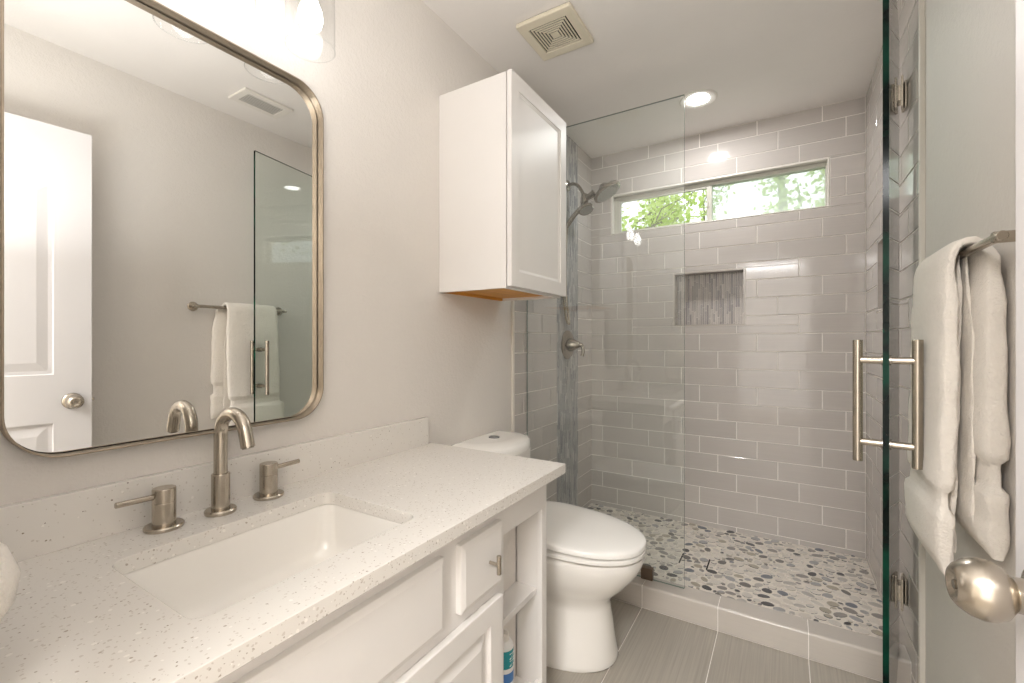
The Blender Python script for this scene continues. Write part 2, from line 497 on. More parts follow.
# strip mosaic generator
def strips(mb, u0, u1, v0, v1, mapf, w=0.0125, lmin=0.05, lmax=0.2):
    n_ = max(1, round((u1 - u0) / w)); w = (u1 - u0) / n_; rs = []
    for i in range(n_):
        v = v0 - random.uniform(0, lmax)
        while v < v1:
            L = random.uniform(lmin, lmax)
            if v + L > v0 + 0.004: rs.append((u0 + i * w, u0 + (i + 1) * w, max(v, v0), min(v + L, v1)))
            v += L
    for r in rs:
        add_tiles(mb, [r], [], lambda a_, b_, c_: mapf(a_, b_, c_), 0.0022, G0 + random.uniform(-0.001, 0.001), 0.0006)

mb = MB(); strips(mb, a + 0.01, b - 0.01, c + 0.01, d - 0.01, lambda u, v, w: (W + 0.082 - w, u, v))
mb.build('niche_mosaic', M['mosaic_niche'], wr, smooth=False)

# back wall with the window opening and the niche
mb = MB(); yg = YB + G0
wx0, wx1, wz0, wz1 = WIN; nx0, nx1, nz0, nz1 = NICHE
e_ = 0.006; nx0 -= e_; nx1 += e_; nz0 -= e_; nz1 += e_
for (x0_, x1_, z0, z1) in ((-0.12, wx0, 0, HC), (wx1, W + 0.13, 0, HC), (wx0, wx1, wz1, HC), (wx0, nx0, 0, wz0), (nx1, wx1, 0, wz0), (nx0, nx1, 0, nz0), (nx0, nx1, nz1, wz0)):
    mb.box(x0_, x1_, yg, yg + 0.14, z0, z1)
mb.box(nx0, nx1, YB + 0.0895, yg + 0.14, nz0, nz1)
nx0, nx1, nz0, nz1 = NICHE
wb = struct('wall_back', mb, M['grout'], smooth=False)
mb = MB()
EDG = 0.008
add_tiles(mb, wall_rects((1.3417, 1.4457, 1.235), 0.0, W, 0.0), [(wx0 - 0.001, wx1 + 0.001, wz0 - 0.001, wz1 + 0.001), (nx0 - EDG, nx1 + EDG, nz0 - EDG, nz1 + EDG)],
          lambda u, v, w: (u, yg - w, v), 0.0052, G0, 0.0008, 0.0012)
mb.build('subway_tiles', M['tile'], wb, smooth=False)
mb = MB()
t = EDG
mb.box(nx0 - t, nx0, YB - 0.001, YB + 0.09, nz0 - t, nz1 + t).box(nx1, nx1 + t, YB - 0.001, YB + 0.09, nz0 - t, nz1 + t)
mb.box(nx0, nx1, YB - 0.001, YB + 0.09, nz0 - t, nz0).box(nx0, nx1, YB - 0.001, YB + 0.09, nz1, nz1 + t)
mb.build('niche_lining', M['curb'], wb, smooth=False)
mb = MB(); strips(mb, nx0, nx1, nz0, nz1, lambda u, v, w: (u, YB + 0.087 - w, v))
mb.build('niche_mosaic', M['mosaic_niche'], wb, smooth=False)

# left wall: tile bed, tiles, vertical mosaic band
mb = MB(); YT = 1.912
mb.box(-0.002, 0.010, YT, YB + 0.002, 0, HC)
mb.build('grout_bed', M['grout'], wl, smooth=False)
BAND = (2.400, 2.712)
mb = MB()
r1 = wall_rects((2.0, 2.104, 2.208), YT, BAND[0], 0.0)
r2 = wall_rects((2.78, 2.884, 2.988), BAND[1], YB, 0.0)
add_tiles(mb, r1 + r2, [], lambda u, v, w: (0.010 + w, u, v), 0.0052, G0, 0.0008, 0.0012)
mb.build('subway_tiles', M['tile'], wl, smooth=False)
mb = MB(); strips(mb, BAND[0], BAND[1], 0.03, HC, lambda u, v, w: (0.010 + w, u, v), 0.0095, 0.03, 0.13)
mb.build('mosaic_band', M['mosaic'], wl, smooth=False)
struct('trim_3', MB().box(0, 0.0145, YT - 0.014, YT, 0, HC, 0.003), M['trimg'])

struct('baseboard_right', plate([[(0, 0), (0.014, 0), (0.014, 0.055), (0.009, 0.066), (0.004, 0.072), (0, 0.072)]], 1.10, 0.0,
       lambda u, v, w: (WP - u, 1.30 + w, v)), M['trimw'])
struct('baseboard_left', plate([[(0, 0), (0.014, 0), (0.014, 0.055), (0.009, 0.066), (0.004, 0.072), (0, 0.072)]], 0.64, 0.0,
       lambda u, v, w: (u, 1.578 + w, v)), M['trimw'])

# ------------------------------------------------------------------ shower floor, curb
sf = struct('floor_shower', MB().box(0.0, W + 0.02, CURB0 + 0.01, YB + 0.01, -0.05, SFL - 0.002), M['pebble_grout'], smooth=False)
mb = MB(); cells = {}; placed = []
DR = (0.702, 0.838, 2.395, 2.515)
def pebble(x, y, a_, b_, th, z):
    k = 11; rings = []
    ph = random.uniform(0, 6.28); e = random.uniform(0.04, 0.12)
    for s_, h in ((1.0, -0.003), (1.0, 0.0006), (0.9, 0.0019)):
        ring = []
        for i in range(k):
            t_2 = 2 * pi * i / k; rr = 1 + e * sin(2 * t_2 + ph) + 0.04 * sin(3 * t_2 + ph * 2)
            px, py = a_ * s_ * rr * cos(t_2), b_ * s_ * rr * sin(t_2)
            ring.append((x + px * cos(th) - py * sin(th), y + px * sin(th) + py * cos(th), z + h))
        rings.append(ring)
    mb.ring_loft(rings, False, True)
def try_place(r):
    x = random.uniform(0.02, W - 0.008); y = random.uniform(CURB1 + 0.006, YB - 0.006)
    gx, gy = int(x / 0.05), int(y / 0.05)
    if abs(x - DR[0]) < r * 1.0 and DR[2] - r < y < DR[3] + r or abs(x - DR[1]) < r * 1.0 and DR[2] < y < DR[3]: return
    if x + r * 0.7 > W or y + r * 0.7 > YB or y - r * 0.75 < CURB1: return
    for i in range(gx - 1, gx + 2):
        for j in range(gy - 1, gy + 2):
            for (px, py, pr) in cells.get((i, j), ()):
                if (px - x) ** 2 + (py - y) ** 2 < ((pr + r) * 1.12) ** 2: return
    cells.setdefault((gx, gy), []).append((x, y, r)); placed.append((x, y, r))
for r, n_ in ((0.021, 2200), (0.018, 4000), (0.015, 7000), (0.012, 10000), (0.009, 16000)):
    for _ in range(n_): try_place(r * random.uniform(0.92, 1.08))
for x, y, r in placed:
    el = random.uniform(1.05, 1.28)
    pebble(x, y, r * el * 0.97, r / el * 1.0, random.gauss(0.15, 0.6), SFL)
mb.build('pebbles', M['pebble'], sf)

dr = thing('shower_drain', 'square pebble-topped drain with two dark slots in the shower floor', 'drain', (0.77, 2.455, SFL - 0.002))
for x_ in (DR[0], DR[1] - 0.006): MB().box(x_, x_ + 0.006, DR[2], DR[3], SFL - 0.002, SFL + 0.0012).build('slot', M['dark'], dr)

cb = MB().box(0.012, W + 0.004, CURB0 + 0.003, CURB1 - 0.002, -0.01, CURBH - 0.003)
cb = struct('shower_curb', cb, M['grout'], smooth=False)
mb = MB()
cx_ = [0.0, 0.328, 0.633, 0.937, 1.242, W]
for i in range(5):
    x0_, x1_ = cx_[i] + 0.0015, cx_[i + 1] - 0.0015
    prof = [(CURB0, 0.0)] + [(CURB0 + 0.010 - 0.010 * cos(R(t_)), CURBH - 0.010 + 0.010 * sin(R(t_))) for t_ in range(0, 91, 15)] + [(CURB1, CURBH), (CURB1, 0.0)]
    mb.ring_loft([[(x_, y_, z_) for (y_, z_) in prof] for x_ in (x0_, x1_)])
mb.build('curb_tiles', M['curb'], cb)

# ------------------------------------------------------------------ window and outdoors
win = thing('window_1', 'long narrow two-pane slider window high in the tiled shower wall', 'window', (0.763, YB + 0.05, wz0))
win['kind'] = 'structure'
YF0, YF1 = YB + 0.035, YB + 0.085
mb = plate([rect(wx0 + 0.012, wx1 - 0.002, wz0 + 0.002, wz1 - 0.012), rect(wx0 + 0.045, wx1 - 0.016, wz0 + 0.016, wz1 - 0.034)], YF1 - YF0, 0.002, lambda u, v, w: (u, (YF0 + YF1) / 2 + w, v))
mb.build('frame', M['vinyl'], win)
mb = plate([rect(wx0 + 0.001, wx1 - 0.001, wz0 + 0.001, wz1 - 0.001), rect(wx0 + 0.011, wx1 - 0.009, wz0 + 0.006, wz1 - 0.009)], 0.09, 0.0015, lambda u, v, w: (u, YB + 0.0445 + w, v))
mb.build('reveal', M['trimw'], win)
MB().box(0.752, 0.782, YF0 + 0.004, YF1 - 0.005, wz0 + 0.016, wz1 - 0.034, 0.002).build('mullion', M['vinyl'], win)
mb = plate([rect(wx0 + 0.043, 0.76, wz0 + 0.014, wz1 - 0.032), rect(wx0 + 0.056, 0.752, wz0 + 0.024, wz1 - 0.046)], 0.02, 0.001, lambda u, v, w: (u, YF0 + 0.016 + w, v))
mb.build('sash', M['vinyl'], win)
MB().box(wx0 + 0.05, 0.755, YF0 + 0.02, YF0 + 0.024, wz0 + 0.02, wz1 - 0.04).build('pane', M['winglass'], win, smooth=False)
MB().box(0.78, wx1 - 0.017, YF0 + 0.034, YF0 + 0.038, wz0 + 0.015, wz1 - 0.033).build('pane', M['winglass'], win, smooth=False)
MB().box(0.782, wx1 - 0.017, YF1 - 0.010, YF1 - 0.009, wz0 + 0.015, wz1 - 0.033).build('insect_screen', M['screen'], win, smooth=False)
MB().box(0.757, 0.766, YF0 - 0.008, YF0 + 0.006, 2.0, 2.035, 0.002).build('latch', M['vinyl'], win)

struct('ground', MB().box(-12, 14, YB + 0.16, 18, -0.25, -0.15), M['grass'], smooth=False)

def tree(label, x, y, base_r, crown, nleaf, leaf, seed):
    rnd = random.Random(seed)
    t_ = thing('tree', label, 'tree', (x, y, -0.15), 0, 'trees outside the window')
    mb = MB(); tips = []
    def branch(p, d, r, L, depth):
        pts = [p]; q = p.copy(); dd = d.copy()
        for i in range(5):
            dd = (dd + Vector((rnd.uniform(-.22, .22), rnd.uniform(-.22, .22), rnd.uniform(-.06, .14)))).normalized()
            q = q + dd * L / 5; pts.append(q.copy())
        mb.tube(pts, [r * (1 - 0.5 * i / 5) for i in range(6)], 7)
        if depth < 3:
            for k in range(4 if depth else 6):
                pp = pts[2 + k % 4]
                a_ = rnd.uniform(0, 2 * pi)
                nd = (dd * 0.55 + Vector((cos(a_), sin(a_), rnd.uniform(-0.1, 0.6)))).normalized()
                branch(pp, nd, r * 0.42, L * 0.62, depth + 1)
        if depth >= 2: tips.extend(pts[2:])
    branch(Vector((x, y, -0.2)), Vector((0, 0, 1)), base_r, crown, 0)
    mb.build('trunk', M['bark'], t_)
    lb = MB()
    for i in range(nleaf):
        c_ = rnd.choice(tips) + Vector((rnd.gauss(0, .12), rnd.gauss(0, .12), rnd.gauss(0, .10)))
        a_ = Vector((rnd.gauss(0, 1), rnd.gauss(0, 1), rnd.gauss(0, .6))).normalized(); b_ = a_.orthogonal().normalized()
        L = leaf * rnd.uniform(.6, 1.2); w_ = L * 0.32
        vs = [lb.bm.verts.new(v) for v in (c_ - a_ * L * .5, c_ + b_ * w_, c_ + a_ * L * .5, c_ - b_ * w_)]
        lb.bm.faces.new(vs)
    lb.build('foliage', M['leaf'], t_, smooth=False)
tree('leafy green tree filling the left part of the window view', -1.5, 5.8, 0.10, 2.7, 3600, 0.11, 5)
tree('tall fine-leaved tree behind the screened right-hand pane', 1.5, 10.4, 0.16, 3.9, 9000, 0.13, 11)

# ------------------------------------------------------------------ ceiling fittings
ex = thing('exhaust_fan_grille', 'ivory square bathroom exhaust grille with concentric slots in the ceiling', 'vent', (0.362, 1.67, HC))
ex0, ex1, ey0, ey1 = 0.238, 0.478, 1.545, 1.795
exm = lambda u, v, w: (u, v, HC - 0.011 + w)
rings_ = []
cxm, cym = (ex0 + ex1) / 2, (ey0 + ey1) / 2
def sq(h): return rect(cxm - h, cxm + h, cym - h, cym + h)
mb = MB().box(ex0 + 0.004, ex1 - 0.004, ey0 + 0.004, ey1 - 0.004, HC - 0.0125, HC - 0.0005); mb.build('backing', M['dark'], ex)  # dark sheet painted in for the shaded hollow behind the slots
plate([rrect(ex0, ex1, ey0, ey1, 0.008), sq(0.082)], 0.018, 0.004, exm).build('frame', M['ivory'], ex)
for k in range(6):
    h1 = 0.0755 - k * 0.0118
    plate([sq(h1), sq(h1 - 0.0058)] if k < 6 else [sq(h1)], 0.004, 0.0006, lambda u, v, w: (u, v, HC - 0.0155 + w)).build('louvre', M['ivory'], ex)
plate([sq(0.0125)], 0.004, 0.0006, lambda u, v, w: (u, v, HC - 0.0155 + w)).build('centre_cap', M['ivory'], ex)
mb = MB()
for a_ in (45, 135):
    d_ = Vector((cos(R(a_)), sin(R(a_)), 0)) * 0.11
    mb.tube([Vector((cxm, cym, HC - 0.0132)) - d_, Vector((cxm, cym, HC - 0.0132)) + d_], 0.0008, 6)
mb.build('rib', M['ivory'], ex)

rg = thing('ceiling_register', 'white rectangular supply register with slats, seen in the mirror', 'vent', (1.25, 1.345, HC))
plate([rrect(1.170, 1.335, 1.215, 1.475, 0.004), rect(1.205, 1.300, 1.25, 1.44)], 0.012, 0.003, lambda u, v, w: (u, v, HC - 0.0065 + w)).build('frame', M['trimw'], rg)
MB().box(1.2, 1.305, 1.245, 1.445, HC - 0.0085, HC - 0.0005).build('backing', M['dark'], rg)  # near-black sheet stands in for the unlit duct above the slats
for k in range(6):
    x_ = 1.213 + k * 0.0148
    MB().ring_loft([[(x_ - 0.001, y_, HC - 0.0095), (x_ - 0.001, y_, HC - 0.0088), (x_ + 0.004, y_, HC - 0.0105), (x_ + 0.004, y_, HC - 0.0112)] for y_ in (1.25, 1.44)]).build('slat', M['trimw'], rg, smooth=False)

dl = thing('recessed_downlight', 'lit round recessed downlight with white trim in the shower ceiling', 'ceiling light', (0.775, 2.53, HC))
MB().lathe([(0.053, -0.001), (0.062, -0.006), (0.088, -0.008), (0.094, -0.004), (0.094, 0.0)], (0.775, 2.53, HC), (0, 0, 1), 48, False, False).build('trim_ring', M['trimw'], dl)
MB().lathe([(0.0525, -0.0030), (0.0525, -0.0015)], (0.775, 2.53, HC), (0, 0, 1), 40).build('lens', M['led'], dl)

hl = thing('added_hall_lamp', 'added round ceiling lamp, unseen in the hall, to brighten the room', 'ceiling light', (1.0, -0.9, HC))  # unseen lamp, added to brighten the room from behind
MB().lathe([(0.17, 0), (0.17, -0.03), (0.16, -0.035)], (1.0, -0.9, HC), (0, 0, 1), 40).build('base', M['trimw'], hl)
MB().lathe([(0.155, -0.034), (0.15, -0.06), (0.11, -0.085), (0.05, -0.097), (0.01, -0.1)], (1.0, -0.9, HC), (0, 0, 1), 40).build('diffuser', M['added_lamp'], hl)
area('added_hall_fill', (1.0, -0.95, HC - 0.13), (R(25), 0, 0), 0.7, 0.7, HALL_FILL, (0.99, 0.98, 0.975))  # added fill, tilted from the hall towards the room

# ------------------------------------------------------------------ shower fittings
def u2x(u, y): # x on a plane y for bookkeeping
    t_ = (u - 512) / 446.0
    return CX + y * (0.853 * t_ - 0.522) / (0.522 * t_ + 0.853)
Lw = 0.0132
sh = thing('shower_head_set', 'brushed nickel dual shower head with hand shower and hose on mosaic strip', 'shower head', (Lw, 2.55, 2.13))
MB().lathe([(0.034, 0), (0.034, 0.004), (0.026, 0.010), (0.012, 0.013)], (Lw, 2.55, 2.135), (1, 0, 0)).build('flange', M['chrome'], sh)
MB().tube(catmull([(Lw, 2.55, 2.135), (0.05, 2.55, 2.139), (0.085, 2.55, 2.120), (0.112, 2.55, 2.075), (0.122, 2.55, 2.045)], 8), 0.0105).build('shower_arm', M['chrome'], sh)
mb = MB().lathe([(0.012, -0.05), (0.02, -0.045), (0.024, -0.02), (0.024, 0.012), (0.018, 0.03), (0.012, 0.036)], (0.125, 2.55, 2.03), (0.05, 0, 1))
mb.tube([(0.125, 2.55, 2.035), (0.16, 2.55, 2.045), (0.19, 2.55, 2.062)], [0.020, 0.018, 0.022])
mb.cyl((0.125, 2.555, 2.02), (0.130, 2.512, 1.968), 0.017, 0.019)
mb.build('diverter', M['chrome'], sh)
nh = Vector((0.52, 0.04, -0.83)).normalized()
hc = Vector((0.268, 2.55, 2.052))
hd = MB().lathe([(0.014, -0.058), (0.024, -0.05), (0.048, -0.028), (0.080, -0.012), (0.088, -0.002), (0.088, 0.006), (0.080, 0.010)], hc, nh, 40).build('rain_head', M['chrome'], sh)
mb = MB().lathe([(0.074, 0.0095), (0.070, 0.012)], hc, nh, 36); mb.build('spray_face', M['spray'], hd)
mb = MB()
q = Vector((0, 0, 1)).rotation_difference(nh)
for rr, kk in ((0.015, 6), (0.035, 12), (0.056, 18)):
    for i in range(kk):
        p = hc + q @ Vector((rr * cos(2 * pi * i / kk), rr * sin(2 * pi * i / kk), 0.0118))
        mb.cyl(p, p + nh * 0.003, 0.0022, 0.0015, 8)
mb.build('nozzles', M['black'], hd)
# hand shower, in the lower cradle
n2 = Vector((0.40, -0.25, -0.88)).normalized(); c2 = Vector((0.155, 2.50, 1.952))
hs = MB().lathe([(0.012, -0.034), (0.030, -0.028), (0.046, -0.010), (0.048, 0.002), (0.043, 0.007)], c2, n2, 32).build('hand_shower', M['chrome'], sh)
MB().lathe([(0.038, 0.0065), (0.035, 0.0085)], c2, n2, 28).build('spray_face', M['spray'], hs)
MB().tube(catmull([c2 - n2 * 0.022, (0.12, 2.488, 1.955), (0.085, 2.475, 1.915), (0.050, 2.462, 1.862), (0.036, 2.458, 1.835)], 6), [0.016] * 6 + [0.0145] * 12 + [0.013] * 7).build('handle', M['chrome'], hs)
MB().tube(catmull([(0.036, 2.458, 1.838), (0.028, 2.455, 1.80), (0.024, 2.455, 1.62), (0.026, 2.465, 1.42), (0.034, 2.485, 1.30), (0.042, 2.505, 1.272), (0.036, 2.52, 1.30), (0.026, 2.50, 1.45), (0.024, 2.50, 1.70), (0.034, 2.52, 1.90), (0.10, 2.56, 1.965), (0.118, 2.555, 1.99)], 10), 0.0065, 10).build('hose', M['nickel'], sh)

vx, vy, vz = Lw, 2.545, 1.145
sv = thing('shower_valve', 'round brushed nickel shower valve with lever handle on the mosaic strip', 'faucet', (vx, vy, vz))
MB().lathe([(0.090, 0), (0.090, 0.004), (0.082, 0.012), (0.05, 0.018), (0.035, 0.020)], (vx, vy, vz), (1, 0, 0), 40).build('escutcheon', M['chrome'], sv)
hv = MB().lathe([(0.042, 0.018), (0.038, 0.04), (0.026, 0.062), (0.017, 0.082), (0.010, 0.088)], (vx, vy, vz), (1, 0, 0)).build('handle', M['chrome'], sv)
MB().tube(catmull([(vx + 0.07, vy, vz), (vx + 0.098, vy - 0.004, vz - 0.004), (vx + 0.108, vy - 0.006, vz - 0.035), (vx + 0.102, vy - 0.008, vz - 0.068)], 6), [0.014] * 6 + [0.0105] * 13).build('lever', M['chrome'], hv)

# fixed glass panel
gp = thing('glass_panel', 'fixed clear glass shower panel standing on the tiled curb', 'glass panel', (0.4, 2.035, CURBH))
mb = MB().box(0.016, 0.797, 2.0300, 2.0400, CURBH + 0.002, 2.232)
o = mb.build('pane', M['glass'], gp, smooth=False)
o.data.materials.append(M['edge_pale'])
for p in o.data.polygons:
    if abs(p.normal.y) < 0.5: p.material_index = 1
MB().box(0.612, 0.664, 2.022, 2.048, CURBH, CURBH + 0.052, 0.002).build('clip', M['clay'], gp)
MB().box(Lw, 0.066, 2.022, 2.048, 0.30, 0.35, 0.002).build('clip', M['chrome'], gp)
MB().box(Lw, 0.066, 2.022, 2.048, 1.95, 2.0, 0.002).build('clip', M['chrome'], gp)

# hinged glass door, standing open
GDR = R(258.95)
gd = thing('glass_door', 'frameless green-edged glass shower door standing open toward the towels', 'shower door', (1.504, 2.042, 0.105), GDR)
mb = MB().box(0.0, 0.683, -0.006, 0.006, 0.0, 2.125)
o = mb.build('pane', M['glass_door'], gd, smooth=False, local=True)
o.data.materials.append(M['edge'])
for p in o.data.polygons:
    if abs(p.normal.y) < 0.5: p.material_index = 1
hd = MB()
for sgn in (-1, 1):
    hd.cyl((0.650, sgn * 0.056, 0.7605), (0.650, sgn * 0.056, 1.0645), 0.0105, seg=28, bev=0.001)
for z_ in (0.810, 1.014):
    hd.cyl((0.650, -0.056, z_), (0.650, 0.056, z_), 0.0088, seg=20)
hd = hd.build('handle', M['nickel'], gd, local=True)
mb = MB()
for z_ in (0.810, 1.014):
    for sgn in (-1, 1): mb.lathe([(0.0125, sgn * 0.0062), (0.0125, sgn * 0.0095), (0.0092, sgn * 0.0105)], (0.650, 0, z_), (0, 1, 0))
mb.build('washer', M['chrome'], hd, local=True)
for z_ in (0.195, 1.915):
    h = MB()
    for sgn in (-1, 1): h.box(0.0, 0.052, min(sgn * 0.011, sgn * 0.0175), max(sgn * 0.011, sgn * 0.0175), z_ - 0.052, z_ + 0.052, 0.001)
    h.box(-0.012, 0.040, -0.0115, 0.0115, z_ - 0.026, z_ + 0.026, 0.001)
    h = h.build('hinge', M['nickel'], gd, local=True)
    Z = z_ + 0.105
    MB().box(1.520, W, 2.016, 2.070, Z - 0.045, Z + 0.045, 0.0015).build('wall_plate', M['nickel'], h)

# ------------------------------------------------------------------ vanity
VY0, VY1 = -0.052, 1.25
va = thing('vanity_cabinet', 'white vanity cabinet with open end cubby under the quartz top', 'cabinet', (0.27, 0.6, 0))
CT0, CT1 = 0.748, 0.778
fm = lambda u, v, w: (0.520 + w, u, v)
CUB = (1.000, 1.2195, 0.100, 0.650)
plate([rect(VY0, VY1, 0.0, CT0 - 0.001), rect(CUB[0], CUB[1], 0.118, CUB[3])], 0.020, 0.001, fm).build('face_frame', M['white'], va)
MB().box(0.003, 0.512, VY1 - 0.018, VY1, 0, CT0 - 0.001).box(0.44, 0.512, CUB[1], VY1 - 0.017, 0.1, CT0 - 0.03).build('side_panel', M['white'], va)
MB().box(0.003, 0.512, VY0, VY0 + 0.018, 0, CT0 - 0.001).build('side_panel', M['white'], va)
MB().box(0.003, 0.015, VY0, VY1 - 0.018, 0.08, CT0 - 0.001).build('back_panel', M['white'], va)
MB().box(0.015, 0.511, VY0 + 0.018, VY1 - 0.018, 0.085, 0.1).build('bottom_panel', M['white'], va)
MB().box(0.424, 0.437, 0.99, CUB[1] - 0.003, 0.1, 0.72).build('cubby_back', M['wall'], va)
MB().box(0.015, 0.510, 0.978, 0.992, 0.1, 0.74).build('divider', M['white'], va)
MB().box(0.437, 0.510, 0.992, CUB[1], 0.383, 0.401, 0.001).build('shelf', M['white'], va)
def raised(name, y0, y1, z0, z1, arch=False, border=0.0, x0=0.530, th=0.019):
    if not border:      # slab with a wide beveled rim
        mb = MB()
        b = 0.011
        def ring(i, x_, r_=0.003): return [(x_, a_, c_) for a_, c_ in rrect(y0 + i, y1 - i, z0 + i, z1 - i, r_, 3)]
        mb.ring_loft([ring(0, x0), ring(0, x0 + 0.0135), ring(0.002, x0 + 0.0150), ring(b, x0 + th - 0.001), ring(b + 0.002, x0 + th)])
        return mb.build(name, M['white'], va, angle=12)
    xm = x0 + th / 2
    o_ = plate([rrect(y0, y1, z0, z1, 0.002, 2), rect(y0 + border, y1 - border, z0 + border, z1 - border)], th, 0.003, lambda u, v, w: (xm + w, u, v)).build(name, M['white'], va)
    mb = MB()
    def ring(i, x_): return [(x_, a_, c_) for a_, c_ in rect(y0 + i, y1 - i, z0 + i, z1 - i)]
    B = border
    mb.ring_loft([ring(B - 0.004, x0 + 0.003), ring(B - 0.004, x0 + 0.008), ring(B + 0.008, x0 + 0.006), ring(B + 0.034, x0 + 0.0145), ring(B + 0.037, x0 + 0.016)])
    p_ = mb.build('raised_panel', M['white'], o_, angle=12)
    return o_
def tknob(y, z, x0, par):
    k = MB().cyl((x0, y, z), (x0 + 0.030, y, z), 0.0042, seg=16)
    k.cyl((x0 + 0.028, y, z - 0.0225), (x0 + 0.028, y, z + 0.0225), 0.0058, seg=20, bev=0.0006)
    return k.build('knob', M['nickel'], par)
fp = raised('false_front', 0.02, 0.742, 0.545, 0.703)
dw = raised('drawer', 0.798, 0.972, 0.545, 0.703)
tknob(0.907, 0.622, 0.548, dw)
d1 = raised('door', 0.50, 0.968, 0.105, 0.515, border=0.055)
d2 = raised('door', 0.02, 0.49, 0.105, 0.515, border=0.055)
tknob(0.535, 0.43, 0.548, d1); tknob(0.455, 0.43, 0.548, d2)

ct = thing('countertop', 'white speckled quartz countertop with backsplash on the vanity', 'countertop', (0.28, 0.6, CT0))
SK = (0.160, 0.474, 0.295, 0.736)
CTY1 = 1.296
plate([rrect(0.001, 0.575, YN + 0.001, CTY1, 0.002, 2), rrect(*SK, 0.028, 8)], CT1 - CT0, 0.0015, lambda u, v, w: (u, v, (CT0 + CT1) / 2 + w)).build('slab', M['quartz'], ct)
MB().box(0.001, 0.021, YN + 0.001, 1.272, CT1, CT1 + 0.101, 0.0012).build('backsplash', M['quartz'], ct)

sk = thing('sink', 'white rectangular undermount sink set in the quartz countertop', 'sink', (0.317, 0.51, 0.6))
mb = MB()
def skr(i, z, r): return [(u, v, z) for u, v in rrect(SK[0] + i, SK[1] - i, SK[2] + i, SK[3] - i, r, 8)]
mb.ring_loft([skr(-0.025, CT0 - 0.012, 0.04), skr(-0.025, CT0 - 0.001, 0.04), skr(-0.003, CT0 - 0.001, 0.03), skr(0.0, CT0 - 0.005, 0.03), skr(0.006, 0.670, 0.035), skr(0.012, 0.645, 0.04), skr(0.024, 0.628, 0.045), skr(0.045, 0.619, 0.04), skr(0.10, 0.615, 0.02), skr(0.135, 0.6125, 0.01)], False, True)
for inner in ((-0.025, CT0 - 0.012, 0.04), ):
    mb.ring_loft([skr(-0.025, CT0 - 0.012, 0.04), skr(-0.012, CT0 - 0.013, 0.04), skr(-0.006, 0.665, 0.04), skr(0.015, 0.612, 0.045), skr(0.08, 0.602, 0.03)], False, True)
basin = mb.build('basin', M['porcelain'], sk, angle=50)
MB().lathe([(0.030, 0.0), (0.030, 0.002), (0.026, 0.0035), (0.022, 0.002), (0.020, 0.004), (0.006, 0.006)], (0.317, 0.511, 0.6128), (0, 0, 1)).build('drain', M['chrome'], sk)

# widespread faucet
fa = thing('faucet', 'brushed nickel gooseneck faucet with two lever handles behind the sink', 'faucet', (0.068, 0.52, CT1))
fx, fy = 0.078, 0.517
sp = MB().lathe([(0.0305, 0), (0.0315, 0.002), (0.0315, 0.007), (0.029, 0.010), (0.020, 0.0105)], (fx, fy, CT1), (0, 0, 1), 40).build('escutcheon', M['nickel'], fa)
MB().lathe([(0.0175, 0.0), (0.0185, 0.002), (0.0185, 0.078), (0.0175, 0.080), (0.014, 0.0805)], (fx, fy, CT1 + 0.009), (0, 0, 1), 36).build('sleeve', M['nickel'], fa)
arc = [(fx, fy, CT1 + 0.08), (fx, fy, CT1 + 0.12), (fx, fy, CT1 + 0.178)]
rad_ = 0.050; dirx, diry = 1.0, 0.03
for k in range(1, 17):
    a_ = pi - pi * k / 16 * 0.93
    r_ = rad_ + rad_ * cos(a_)
    arc.append((fx + r_ * dirx, fy + r_ * diry, CT1 + 0.178 + rad_ * sin(a_)))
l_ = Vector(arc[-1]) + (Vector(arc[-1]) - Vector(arc[-2]))  .normalized() * 0.030
arc.append(tuple(l_))
sp = MB().tube(arc, 0.0138, 24).build('spout', M['nickel'], fa, angle=50)
e_ = (Vector(arc[-1]) - Vector(arc[-2])).normalized()
MB().cyl(l_ - e_ * 0.001, l_ + e_ * 0.003, 0.0115, seg=24).build('aerator', M['chrome'], sp)
def fhandle(y, s_):
    x_ = 0.068
    h = MB().lathe([(0.0335, 0), (0.0345, 0.002), (0.0345, 0.006), (0.0325, 0.0085), (0.021, 0.009)], (x_, y, CT1), (0, 0, 1), 40)
    h.lathe([(0.0205, 0.008), (0.0205, 0.054), (0.0198, 0.0548), (0.0198, 0.0556), (0.0205, 0.0564), (0.0205, 0.082), (0.0195, 0.0835), (0.0185, 0.084)], (x_, y, CT1), (0, 0, 1), 36)
    h = h.build('handle', M['nickel'], fa)
    MB().cyl((x_, y + s_ * 0.017, CT1 + 0.069), (x_ + 0.002, y + s_ * 0.080, CT1 + 0.071), 0.0058, 0.0058, 20, 0.0006).build('lever', M['nickel'], h)
fhandle(0.413, -1); fhandle(0.633, 1)

# bottle in the open cubby
bo = thing('spray_can', 'white spray can with teal label standing in the lower vanity cubby', 'bottle', (0.478, 1.082, 0.101))
bx, by, bz = 0.478, 1.082, 0.101
MB().lathe([(0.024, 0), (0.028, 0.003), (0.028, 0.190), (0.026, 0.198), (0.020, 0.207), (0.018, 0.209)], (bx, by, bz), (0, 0, 1), 32).build('can', M['labelwhite'], bo)
MB().lathe([(0.015, 0.208), (0.0145, 0.224), (0.011, 0.228)], (bx, by, bz), (0, 0, 1), 28).build('cap', M['trimw'], bo)
lb = MB().lathe([(0.02805, 0.139), (0.0283, 0.140), (0.0283, 0.188), (0.02805, 0.189)], (bx, by, bz), (0, 0, 1), 32, False, False).build('label', M['teal'], bo)
MB().lathe([(0.02805, 0.062), (0.0283, 0.063), (0.0283, 0.080), (0.02805, 0.081)], (bx, by, bz), (0, 0, 1), 32, False, False).build('label_band', M['yellow'], bo)
